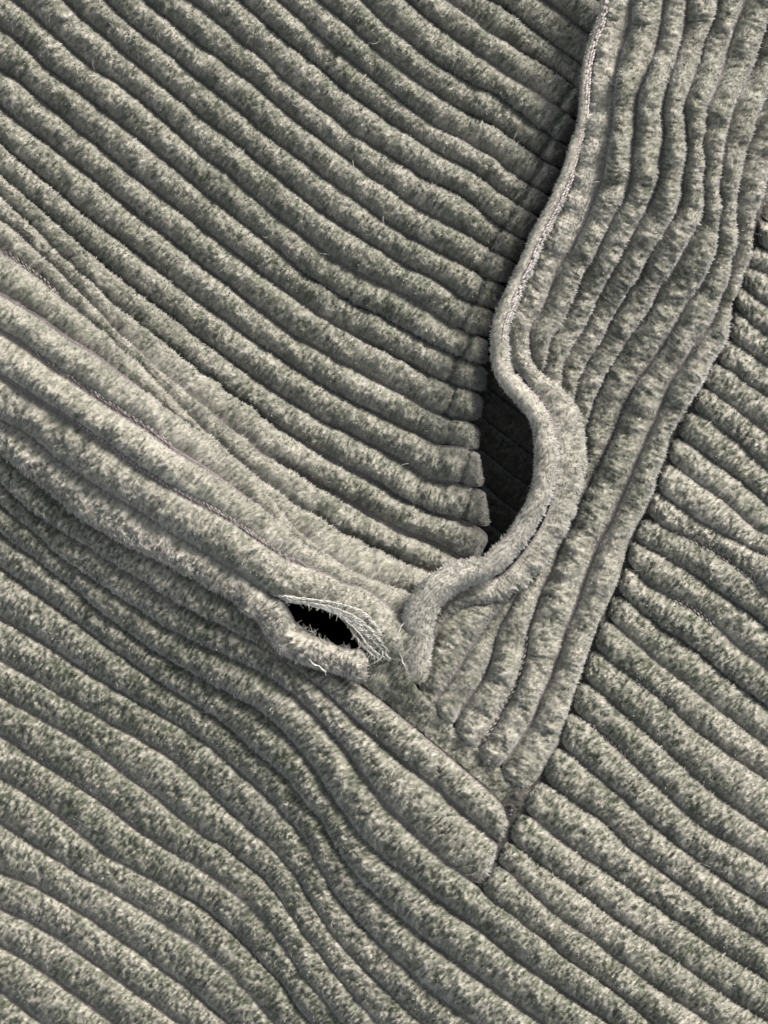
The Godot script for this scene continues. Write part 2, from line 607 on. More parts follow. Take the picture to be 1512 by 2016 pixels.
func furrows() -> void:
	F["n9"] = line([1130, -40, 1160, -12, 1205, 24])
	F["n8"] = line([1078, 5, 1117, 34, 1157, 66, 1200, 98])
	F["n7"] = line([969, 5, 1012, 32, 1065, 71, 1104, 98, 1139, 124, 1185, 158])
	F["n6"] = line([887, 5, 927, 34, 959, 61, 998, 82, 1033, 106, 1065, 124, 1104, 151, 1128, 170, 1165, 200])
	F["n5"] = line([804, 3, 853, 45, 906, 82, 959, 116, 998, 146, 1038, 169, 1078, 196, 1102, 212, 1136, 240])
	F["n4"] = line([717, 5, 744, 32, 770, 56, 800, 78, 832, 106, 866, 130, 900, 150, 946, 172, 985, 190, 1020, 217, 1054, 246, 1082, 265, 1120, 290])
	F["n3"] = line([638, 8, 686, 48, 717, 77, 757, 111, 800, 143, 834, 169, 866, 190, 906, 217, 938, 233, 972, 249, 1012, 275, 1046, 299, 1065, 312, 1110, 336])
	F["n2"] = line([556, 5, 590, 34, 625, 66, 654, 90, 691, 119, 731, 151, 770, 180, 800, 205, 832, 230, 866, 254, 906, 272, 938, 291, 972, 310, 998, 333, 1025, 352, 1048, 366, 1090, 390])
	F["n1"] = line([477, 3, 519, 42, 559, 77, 598, 108, 638, 140, 678, 175, 717, 204, 765, 238, 800, 259, 840, 286, 879, 310, 919, 328, 953, 352, 985, 376, 1020, 401, 1068, 432])
	F["a0"] = line([376, 3, 400, 18, 440, 53, 479, 85, 519, 116, 559, 156, 593, 183, 625, 209, 659, 233, 691, 262, 731, 286, 770, 308, 800, 328, 840, 354, 879, 370, 919, 391, 946, 415, 980, 442, 1006, 458, 1048, 480])
	F["a1"] = line([288, 3, 317, 26, 357, 58, 400, 93, 434, 114, 466, 140, 506, 169, 546, 206, 585, 238, 625, 267, 651, 288, 691, 315, 731, 349, 770, 372, 800, 396, 853, 427, 893, 446, 927, 465, 959, 484, 985, 500, 1024, 522])
	F["a2"] = line([212, 3, 251, 42, 286, 69, 331, 103, 370, 138, 400, 161, 440, 193, 469, 214, 506, 249, 546, 280, 585, 307, 625, 339, 665, 368, 699, 392, 739, 423, 770, 444, 800, 462, 832, 479, 866, 497, 906, 516, 932, 534, 959, 548, 1002, 562])
	F["a3"] = line([132, 3, 169, 40, 206, 69, 238, 98, 278, 132, 317, 164, 357, 198, 400, 233, 434, 256, 474, 288, 506, 315, 546, 347, 585, 379, 625, 411, 665, 437, 704, 463, 757, 496, 800, 524, 840, 540, 879, 563, 911, 587, 940, 598, 980, 616])
	F["a4"] = line([34, 5, 69, 34, 106, 66, 146, 103, 190, 138, 233, 163, 278, 198, 317, 230, 357, 267, 400, 306, 440, 334, 479, 369, 519, 404, 559, 436, 598, 466, 638, 495, 678, 522, 717, 542, 757, 561, 800, 583, 840, 606, 871, 627, 904, 648, 930, 658, 962, 670])
	F["a5"] = line([0, 53, 40, 82, 66, 108, 101, 141, 148, 174, 198, 212, 238, 245, 291, 286, 339, 325, 370, 352, 400, 378, 440, 407, 479, 439, 519, 470, 553, 497, 585, 526, 627, 556, 665, 580, 704, 601, 744, 618, 800, 648, 840, 669, 879, 690, 916, 704, 960, 722])
	F["a6"] = line([0, 135, 37, 159, 79, 194, 119, 226, 148, 251, 185, 280, 225, 315, 265, 347, 317, 386, 357, 417, 400, 450, 434, 476, 475, 506, 524, 545, 559, 569, 601, 601, 638, 627, 686, 653, 731, 677, 770, 698, 800, 713, 834, 733, 874, 751, 905, 760, 955, 778])
	F["a7"] = line([0, 209, 26, 232, 66, 262, 106, 291, 146, 323, 185, 352, 220, 381, 265, 418, 304, 447, 344, 478, 370, 499, 400, 524, 448, 559, 479, 585, 519, 616, 559, 646, 585, 664, 625, 685, 665, 709, 704, 729, 744, 751, 800, 779, 840, 804, 879, 822, 905, 826, 943, 834])
	F["a8"] = line([0, 282, 26, 306, 61, 336, 93, 362, 127, 390, 159, 418, 198, 448, 238, 474, 265, 496, 289, 515, 330, 547, 364, 573, 400, 600, 440, 627, 479, 656, 519, 683, 559, 709, 590, 730, 638, 759, 686, 786, 731, 809, 800, 842, 840, 861, 866, 876, 900, 878, 945, 892])
	F["a9"] = line([0, 346, 27, 369, 48, 388, 76, 413, 103, 438, 135, 465, 167, 492, 195, 518, 222, 540, 248, 560, 295, 595, 332, 620, 367, 648, 400, 673, 440, 700, 479, 729, 519, 757, 559, 784, 598, 806, 633, 829, 678, 848, 717, 868, 757, 889, 800, 914, 826, 932, 853, 946, 900, 952, 955, 966])
	F["b0"] = line([0, 386, 24, 411, 52, 437, 68, 451, 92, 478, 114, 502, 138, 521, 156, 542, 175, 557, 203, 584, 232, 611, 254, 628, 276, 647, 302, 668, 332, 692, 352, 708, 383, 730, 406, 746, 440, 773, 479, 797, 511, 819, 543, 838, 575, 857, 606, 876, 638, 894, 691, 923, 731, 942, 770, 966, 800, 985, 853, 1008, 906, 1022, 968, 1046])
	F["b1"] = line([0, 437, 19, 448, 46, 472, 63, 489, 89, 513, 121, 542, 138, 561, 152, 575, 179, 602, 200, 623, 217, 643, 244, 670, 267, 687, 297, 720, 314, 736, 340, 754, 367, 781, 400, 804, 421, 821, 438, 836, 456, 850, 483, 869, 511, 893, 552, 918, 598, 942, 651, 971, 704, 998, 744, 1022, 790, 1046, 840, 1064, 879, 1087, 906, 1100, 935, 1122])
	F["b2"] = line([0, 495, 22, 508, 56, 532, 73, 545, 92, 561, 119, 588, 143, 607, 171, 630, 200, 654, 224, 677, 248, 698, 268, 714, 295, 744, 318, 768, 352, 800, 371, 820, 400, 850, 424, 868, 454, 900, 489, 928, 540, 970, 571, 996, 600, 1013, 649, 1047, 695, 1064, 750, 1086, 790, 1107, 840, 1122, 880, 1142])
	F["b3"] = line([0, 578, 38, 600, 63, 615, 98, 638, 132, 664, 185, 696, 225, 727, 265, 757, 317, 797, 345, 818, 372, 838, 403, 862, 424, 874, 454, 906, 489, 936, 520, 972, 542, 1004, 562, 1024, 592, 1055, 631, 1085, 668, 1113, 695, 1129, 735, 1148, 782, 1163, 840, 1182])
	F["b4"] = line([0, 653, 40, 675, 79, 704, 119, 733, 159, 759, 212, 796, 251, 820, 291, 845, 331, 876, 372, 902, 400, 919, 421, 933, 456, 958, 495, 988, 519, 1007, 545, 1034, 570, 1056, 600, 1078, 640, 1102, 676, 1122, 712, 1142, 745, 1158, 785, 1176, 836, 1200])
	F["b5"] = line([0, 741, 40, 765, 79, 791, 119, 815, 159, 841, 212, 878, 251, 907, 291, 935, 331, 960, 370, 980, 400, 996, 440, 1017, 463, 1031, 495, 1054, 527, 1075, 560, 1097, 598, 1113, 639, 1127, 672, 1146, 712, 1156, 745, 1178, 782, 1202, 826, 1232])
	F["b6"] = line([0, 825, 40, 844, 79, 873, 119, 907, 159, 934, 198, 960, 238, 984, 280, 1008, 331, 1045, 400, 1085, 440, 1110, 480, 1135, 520, 1163])
	F["b7"] = line([0, 894, 26, 915, 53, 937, 79, 955, 106, 976, 145, 1010, 185, 1038, 225, 1061, 265, 1080, 304, 1098, 344, 1118, 400, 1148, 440, 1170, 479, 1199, 506, 1222, 520, 1248, 548, 1284, 585, 1304, 612, 1316, 665, 1328, 692, 1340, 728, 1362, 781, 1404, 850, 1461, 929, 1528, 984, 1578, 1000, 1608])
	F["b8"] = line([0, 947, 26, 974, 61, 1004, 106, 1034, 146, 1058, 185, 1081, 225, 1108, 265, 1132, 304, 1156, 344, 1183, 400, 1210, 453, 1238, 506, 1266, 548, 1292, 600, 1328, 650, 1372, 700, 1420, 765, 1477, 802, 1508, 866, 1556, 908, 1598, 958, 1640, 981, 1664])
	F["b9"] = line([0, 990, 20, 1008, 53, 1034, 85, 1063, 114, 1091, 146, 1114, 185, 1140, 220, 1164, 265, 1193, 304, 1220, 344, 1243, 400, 1268, 440, 1287, 493, 1312, 546, 1342, 600, 1388, 660, 1452, 710, 1520, 755, 1580, 800, 1627, 840, 1664, 874, 1696, 906, 1717, 948, 1752, 972, 1775, 1012, 1802, 1038, 1826, 1078, 1852, 1104, 1878, 1139, 1902, 1186, 1934, 1218, 1957, 1250, 1985, 1281, 2011])
	F["c0"] = line([0, 1045, 32, 1071, 66, 1095, 101, 1122, 138, 1151, 167, 1175, 198, 1204, 238, 1233, 278, 1262, 317, 1288, 357, 1312, 400, 1336, 453, 1365, 506, 1394, 545, 1426, 590, 1478, 627, 1527, 651, 1564, 678, 1603, 704, 1640, 731, 1667, 766, 1698, 800, 1722, 840, 1754, 874, 1781, 906, 1804, 946, 1831, 985, 1863, 1025, 1894, 1065, 1923, 1104, 1950, 1144, 1976, 1196, 2010])
	F["c1"] = line([0, 1116, 40, 1143, 79, 1172, 119, 1200, 159, 1230, 198, 1259, 238, 1288, 278, 1317, 317, 1344, 357, 1370, 400, 1397, 440, 1423, 474, 1455, 506, 1484, 551, 1519, 580, 1550, 604, 1585, 638, 1622, 654, 1656, 678, 1691, 696, 1717, 725, 1749, 757, 1778, 800, 1818, 834, 1848, 874, 1875, 914, 1905, 959, 1937, 998, 1966, 1038, 1993, 1066, 2012])
	F["c2"] = line([0, 1218, 53, 1246, 106, 1279, 159, 1315, 212, 1347, 251, 1370, 291, 1392, 344, 1423, 400, 1457, 440, 1490, 471, 1519, 506, 1548, 538, 1577, 572, 1617, 604, 1654, 620, 1691, 638, 1722, 659, 1759, 686, 1791, 717, 1828, 757, 1868, 800, 1908, 840, 1945, 879, 1976, 924, 2008])
	F["c3"] = line([0, 1300, 66, 1336, 132, 1376, 185, 1405, 225, 1429, 265, 1450, 317, 1479, 357, 1508, 400, 1545, 448, 1592, 493, 1633, 532, 1664, 559, 1696, 585, 1725, 606, 1765, 630, 1804, 651, 1836, 678, 1868, 717, 1908, 757, 1945, 800, 1987, 826, 2010])
	F["c4"] = line([0, 1370, 40, 1392, 79, 1415, 119, 1437, 159, 1460, 198, 1487, 233, 1514, 299, 1562, 340, 1597, 400, 1646, 440, 1666, 479, 1696, 519, 1730, 548, 1765, 572, 1802, 598, 1839, 630, 1878, 665, 1923, 704, 1971, 738, 2008])
	F["c5"] = line([0, 1447, 40, 1471, 66, 1492, 106, 1517, 159, 1550, 212, 1587, 265, 1630, 304, 1656, 344, 1680, 400, 1714, 434, 1738, 474, 1770, 514, 1807, 546, 1844, 572, 1886, 596, 1921, 630, 1960, 668, 2008])
	F["c6"] = line([0, 1531, 40, 1554, 79, 1580, 119, 1609, 159, 1642, 212, 1685, 265, 1714, 317, 1742, 360, 1764, 400, 1786, 440, 1820, 479, 1857, 519, 1900, 559, 1939, 585, 1982, 608, 2010])
	F["c7"] = line([0, 1619, 40, 1646, 79, 1671, 119, 1697, 159, 1722, 212, 1751, 265, 1782, 317, 1814, 370, 1849, 400, 1870, 440, 1905, 479, 1945, 519, 1988, 538, 2010])
	F["c8"] = line([0, 1718, 40, 1733, 79, 1751, 119, 1773, 159, 1798, 198, 1823, 238, 1852, 278, 1878, 317, 1908, 370, 1945, 400, 1972, 446, 2010])
	F["c9"] = line([0, 1789, 40, 1806, 79, 1827, 119, 1851, 159, 1878, 198, 1905, 238, 1934, 291, 1971, 344, 2008])
	F["d0"] = line([0, 1863, 40, 1884, 79, 1909, 119, 1937, 159, 1966, 198, 1995, 220, 2010])
	F["d1"] = line([0, 1953, 40, 1982, 76, 2010])
	F["d2"] = line([-90, 1970, 0, 2036, 60, 2080])

func back_cloth(garment: Node) -> void:   # the cloth that runs in under the strip
	var panel := node("back_panel", garment)
	var keys := ["n9", "n8", "n7", "n6", "n5", "n4", "n3", "n2", "n1", "a0", "a1", "a2", "a3", "a4", "a5", "a6", "a7", "a8", "a9", "b0", "b1", "b2"]
	for i in keys.size() - 1:
		var far := i < 3
		wale(panel, F[keys[i]], F[keys[i + 1]], {"drop": 60.0, "round": 0.6, "tail": true, "crease": 0.0 if far or i > 18 else 17.0, "nap": Vector3(-0.28, 0, 0.3) if i < 18 else Vector3(0, 0, 0), "crease_at": rng.randf_range(46.0, 70.0), "fibre": 5.2 if i < 18 else 4.2, "gap": 0.13 if i < 19 else 0.22, "pale": 0.0 if i < 19 else 0.1})  # the last cords, on the fold, are coloured paler in place of grazing sheen

func front_cloth(garment: Node) -> void:   # the folded front and all below it
	var panel := node("front_panel", garment)
	var keys := ["b2", "b3", "b4", "b5"]
	for i in keys.size() - 1:
		wale(panel, F[keys[i]], F[keys[i + 1]], {"nap": Vector3(0.35, 0, -0.4), "pale": 0.13, "fibre": 4.2, "gap": 0.2})  # pale puts the fold's grazing sheen into the pile colour
	# the two cords either side of the hole
	var top: PackedVector3Array = F["b6"].duplicate()
	top.append_array(line([533, 1172, 560, 1181, 600, 1190, 640, 1200, 666, 1214, 686, 1236, 699, 1258, 714, 1278, 750, 1292, 800, 1304], "front", -6.0))
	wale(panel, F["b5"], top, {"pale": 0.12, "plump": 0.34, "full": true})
	var low: PackedVector3Array = F["b6"].duplicate()
	low.append_array(line([533, 1174, 558, 1185, 571, 1203, 586, 1230, 610, 1247, 640, 1260, 668, 1272, 690, 1278, 712, 1276, 726, 1286], "front", -10.0))
	var edge := cut(F["b7"], Vector2(-200, 750), Vector2(717, 1352))
	for i in edge.size():
		edge[i].y += 24.0 * smoothstep(470.0, 570.0, edge[i].x)
	for i in low.size():
		low[i].y += 12.0 * smoothstep(500.0, 570.0, low[i].x)
	wale(panel, low, edge, {"tufts": 1.0, "pale": 0.42, "plump": 0.36, "fibre": 6.5, "tail": true})
	wale(panel, F["b7"], F["b8"], {"tail": true, "tufts": 0.9, "plump": 0.4})
	var b9: PackedVector3Array = F["b9"]
	var first := b9[0]
	wale(panel, F["b8"], cut(b9, Vector2(first.x, first.z), Vector2(945, 1750)), {"tail": true, "tufts": 0.9, "plump": 0.4})
	var lower := ["b9", "c0", "c1", "c2", "c3", "c4", "c5", "c6", "c7", "c8", "c9", "d0", "d1", "d2"]
	for i in lower.size() - 1:
		wale(panel, F[lower[i]], F[lower[i + 1]], {"gap": 0.11, "tufts": 0.85, "pale": -0.08, "nap": Vector3(-0.2, 0, 0.3), "fibre": 4.6, "plump": [0.46, 0.40, 0.33, 0.26][mini(i, 3)]})
	var pink := Color(0.36, 0.32, 0.31)
	weave_line(panel, "b5", Vector2(150, 836), Vector2(600, 1112), pink)
	weave_line(panel, "b2", Vector2(0, 495), Vector2(110, 580), pink)
	weave_line(panel, "c3", Vector2(330, 1490), Vector2(430, 1572), pink)
	weave_line(panel, "c4", Vector2(190, 1484), Vector2(300, 1562), pink)
	weave_line(panel, "c5", Vector2(80, 1500), Vector2(212, 1587), pink)
	weave_line(panel, "c6", Vector2(0, 1531), Vector2(150, 1635), pink)
	weave_line(panel, "b4", Vector2(60, 690), Vector2(330, 876), pink)

func weave_line(parent: Node, key: String, from: Vector2, to: Vector2, col: Color) -> void:
	var c := cut(F[key], from, to)
	stitches("weave_line", parent, c, 8.5, Vector3(4.4, 1.6, 1.4), -2.0, 1.4, col)
	stitches("weave_line", parent, c, 8.5, Vector3(4.4, 1.5, 1.3), -5.5, 3.0, col)

func strip(garment: Node) -> void:   # the cut strip with lengthwise cords whose free edge curls
	var panel := node("pocket_strip", garment)
	var s1 := line([1242, 0, 1239, 53, 1226, 87, 1215, 132, 1211, 164, 1207, 201, 1205, 251, 1199, 278, 1191, 317, 1183, 357, 1168, 397, 1152, 437, 1138, 463, 1123, 497, 1112, 510, 1094, 542, 1080, 579, 1065, 614, 1046, 640, 1043, 664, 1045, 698, 1058, 728, 1080, 752, 1104, 773, 1126, 796, 1138, 831, 1144, 870, 1141, 910, 1134, 950, 1115, 1008, 1088, 1064, 1060, 1110, 1027, 1150, 990, 1172, 951, 1188, 911, 1202, 879, 1224, 860, 1248, 845, 1290, 830, 1345], "strip")
	var s2 := line([1309, 0, 1301, 53, 1289, 106, 1271, 153, 1257, 183, 1252, 225, 1250, 265, 1244, 304, 1242, 357, 1226, 397, 1207, 429, 1191, 463, 1172, 500, 1154, 529, 1140, 558, 1121, 600, 1105, 632, 1088, 654, 1076, 682, 1072, 712, 1066, 760, 1072, 800], "strip")
	var s3 := line([1352, 0, 1347, 53, 1334, 106, 1321, 148, 1310, 190, 1305, 225, 1308, 265, 1302, 304, 1297, 349, 1287, 384, 1271, 418, 1252, 450, 1231, 489, 1205, 534, 1186, 571, 1165, 614, 1150, 645, 1128, 677, 1113, 704, 1105, 728, 1102, 770, 1104, 815], "strip")
	var s4 := line([1414, 0, 1403, 48, 1387, 79, 1377, 127, 1361, 169, 1347, 209, 1350, 238, 1353, 278, 1351, 312, 1345, 344, 1342, 384, 1329, 423, 1310, 455, 1282, 498, 1260, 540, 1236, 574, 1218, 606, 1202, 632, 1186, 664, 1165, 698, 1146, 730, 1136, 754, 1130, 785, 1126, 840, 1120, 880], "strip")
	var s5 := line([1468, 0, 1453, 34, 1440, 74, 1424, 127, 1406, 185, 1392, 212, 1390, 251, 1382, 283, 1388, 323, 1382, 352, 1388, 381, 1382, 429, 1363, 460, 1345, 498, 1324, 534, 1302, 561, 1292, 587, 1271, 624, 1247, 653, 1223, 690, 1199, 727, 1183, 757, 1170, 786, 1160, 817, 1152, 852, 1148, 900, 1140, 950, 1122, 1005, 1095, 1062, 1064, 1112, 1034, 1152, 1018, 1172, 1001, 1204, 983, 1233, 972, 1265, 964, 1304, 948, 1341, 927, 1370, 906, 1402, 893, 1436], "strip")
	var s6 := line([1540, -60, 1511, 53, 1498, 87, 1485, 127, 1464, 169, 1448, 198, 1437, 238, 1427, 278, 1420, 312, 1420, 344, 1414, 362, 1419, 392, 1416, 437, 1412, 489, 1406, 505, 1392, 540, 1376, 568, 1352, 598, 1334, 632, 1316, 664, 1295, 696, 1276, 725, 1255, 751, 1236, 791, 1218, 831, 1197, 884, 1173, 929, 1152, 971, 1128, 1026, 1102, 1079, 1083, 1127, 1065, 1164, 1054, 1201, 1040, 1238, 1035, 1278, 1028, 1312, 1012, 1357, 990, 1397, 969, 1434, 948, 1466, 936, 1484], "strip")
	var s7 := line([1590, -60, 1560, 40, 1535, 110, 1509, 185, 1490, 225, 1480, 265, 1466, 304, 1459, 344, 1451, 384, 1448, 413, 1451, 444, 1449, 489, 1440, 510, 1435, 553, 1422, 582, 1414, 606, 1398, 643, 1371, 672, 1350, 709, 1332, 735, 1316, 759, 1308, 786, 1295, 817, 1279, 852, 1262, 890, 1247, 925, 1230, 965, 1212, 1008, 1197, 1040, 1178, 1071, 1166, 1106, 1152, 1142, 1140, 1180, 1128, 1212, 1115, 1240, 1102, 1286, 1086, 1331, 1067, 1369, 1057, 1399, 1043, 1429, 1025, 1455, 1002, 1489, 976, 1520], "strip")
	var s8 := line([1660, -60, 1630, 40, 1590, 150, 1545, 260, 1509, 352, 1493, 402, 1482, 429, 1478, 497, 1461, 537, 1454, 571, 1440, 593, 1438, 619, 1433, 659, 1425, 683, 1403, 712, 1392, 738, 1377, 767, 1358, 796, 1340, 825, 1320, 856, 1311, 897, 1295, 937, 1287, 971, 1270, 1008, 1255, 1032, 1238, 1066, 1229, 1101, 1215, 1148, 1199, 1185, 1181, 1220, 1170, 1251, 1156, 1291, 1146, 1320, 1126, 1378, 1114, 1420, 1099, 1465, 1066, 1522, 1035, 1562], "strip", -8.0)
	# free edge: a rolled border, then the first cord beside it
	var roll := line3([1220, -160, 98, 1197, -60, 100, 1188, 0, 102, 1182, 40, 102, 1168, 75, 104, 1155, 130, 108, 1150, 190, 110, 1146, 245, 112, 1132, 290, 114, 1120, 335, 116, 1102, 380, 118, 1080, 425, 120, 1056, 470, 122, 1039, 511, 124, 1022, 548, 124, 1003, 590, 126, 988, 630, 128, 983, 665, 130, 984, 702, 130, 992, 735, 130, 1010, 760, 128, 1033, 783, 127, 1053, 808, 126, 1066, 835, 126, 1072, 868, 126, 1073, 905, 124, 1070, 945, 122, 1058, 985, 120, 1038, 1025, 116, 1016, 1058, 112, 988, 1090, 108, 958, 1117, 104, 925, 1126, 100, 893, 1136, 96, 862, 1156, 92, 838, 1182, 86, 824, 1212, 80, 820, 1246, 70, 818, 1285, 58, 818, 1318, 46, 820, 1344, 36])
	cord("rolled_edge", panel, roll, [4, 4, 5, 5, 6, 8, 10, 12, 12, 12, 13.5, 15, 16, 17, 19, 20, 19, 19, 22, 27, 30, 29, 22], {"fibre": 5.5, "pale": 0.5, "many": 4.2})
	var braid := Color(0.46, 0.41, 0.40)
	for part in [[Vector2(1225, -160), Vector2(1120, 335), -4.5, 9.0], [Vector2(1120, 335), Vector2(985, 660), -8.0, 15.0]]:
		var c := cut(roll, part[0], part[1])
		stitches("edge_braid", panel, c, 6.5, Vector3(5.2, 2.1, 1.9), part[2], part[3], braid)
		stitches("edge_braid", panel, c, 6.5, Vector3(5.2, 2.1, 1.9), part[2] - 4.6, part[3] - 2.0, braid)
	var s0 := line3([1236, -160, 98, 1210, -60, 100, 1194, 0, 102, 1189, 16, 102, 1181, 53, 104, 1168, 87, 104, 1165, 119, 106, 1165, 159, 108, 1162, 212, 108, 1157, 254, 108, 1141, 288, 110, 1133, 317, 110, 1120, 360, 112, 1107, 392, 112, 1086, 437, 112, 1065, 476, 114, 1051, 516, 112, 1035, 553, 112, 1022, 585, 112, 1009, 611, 112, 1002, 635, 112, 1002, 659, 112, 1002, 700, 112, 1014, 728, 110, 1036, 751, 110, 1056, 775, 108, 1073, 795, 108, 1084, 820, 106, 1090, 850, 106, 1095, 890, 104, 1094, 930, 104, 1086, 985, 100, 1068, 1030, 96, 1040, 1074, 92, 1006, 1115, 88, 975, 1138, 84, 930, 1146, 82, 903, 1160, 78, 880, 1182, 72, 860, 1215, 64, 845, 1251, 54, 836, 1290, 44, 828, 1330, 34])
	var under := s0.duplicate()
	for i in under.size():
		under[i] -= Vector3(0, 34, 0)
	wale(panel, under, s1, {"pale": 0.32, "plump": 0.44})
	wale(panel, cut(s1, Vector2(1255, -170), Vector2(1098, 768)), cut(s2, Vector2(1330, -170), Vector2(1068, 782)), {"tufts": 0.6, "pucker": 0.5, "plump": 0.6, "pale": 0.05, "nap": Vector3(0.12, 0, -0.16)})
	wale(panel, s2, s3, {"tufts": 0.6, "pucker": 0.5, "plump": 0.6, "pale": 0.05, "nap": Vector3(0.12, 0, -0.16)})
	wale(panel, s3, s4, {"tufts": 0.6, "pucker": 0.5, "plump": 0.6, "pale": 0.05, "nap": Vector3(0.12, 0, -0.16)})
	var s5_top := cut(s5, Vector2(1520, -170), Vector2(1152, 852))
	wale(panel, s4, s5_top, {"tufts": 0.6, "pucker": 0.5, "plump": 0.6, "pale": 0.05, "nap": Vector3(0.12, 0, -0.16)})
	wale(panel, s5, s6, {"tufts": 0.6, "pucker": 0.5, "plump": 0.6, "pale": 0.05, "tail": true, "nap": Vector3(0.12, 0, -0.16)})
	wale(panel, s6, s7, {"tufts": 0.6, "pucker": 0.5, "plump": 0.6, "pale": 0.05, "tail": true, "nap": Vector3(0.12, 0, -0.16)})
	wale(panel, s7, s8, {"full": true, "tufts": 0.6, "pucker": 0.5, "plump": 0.6, "pale": 0.05, "tail": true, "nap": Vector3(0.12, 0, -0.16)})
	# cords that come out again from under the curl and fan out to the corner
	var f2 := line([1036, 1140, 1010, 1172, 988, 1196, 970, 1217, 943, 1254, 919, 1286, 904, 1314, 887, 1338, 868, 1366, 848, 1394], "strip")
	var f1 := line([1020, 1120, 990, 1148, 951, 1166, 911, 1188, 879, 1214, 858, 1245, 842, 1288, 828, 1330, 822, 1370], "strip", 2.0)
	wale(panel, f1, f2, {"tail": true, "plump": 0.3, "pale": 0.08})
	var s5_low := cut(s5, Vector2(1040, 1144), Vector2(893, 1436))
	wale(panel, f2, s5_low, {"tail": true})
	# threads along the strip
	var pink := Color(0.44, 0.395, 0.385)
	var bare_furrow := cut(s6, Vector2(1036, 1262), Vector2(952, 1460))
	stitches("weave_line", panel, bare_furrow, 11.0, Vector3(5.6, 2.0, 1.8), 0.0, 7.0, Color(0.40, 0.365, 0.34))
	stitches("weave_line", panel, bare_furrow, 11.0, Vector3(5.6, 1.9, 1.7), 4.5, 7.0, Color(0.36, 0.33, 0.305))
	var worn := cut(s6, Vector2(1252, 757), Vector2(1100, 1084))
	for k in 3:
		stitches("weave_line", panel, worn, 9.0, Vector3(4.5, 2.0, 1.8), -8.0 + k * 7.0, 5.0, Color(0.30, 0.265, 0.26))
	stitches("weave_line", panel, cut(s8, Vector2(1181, 1220), Vector2(1156, 1291)), 11.0, Vector3(5.5, 2.4, 2.2), 3.0, 4.0, pink)

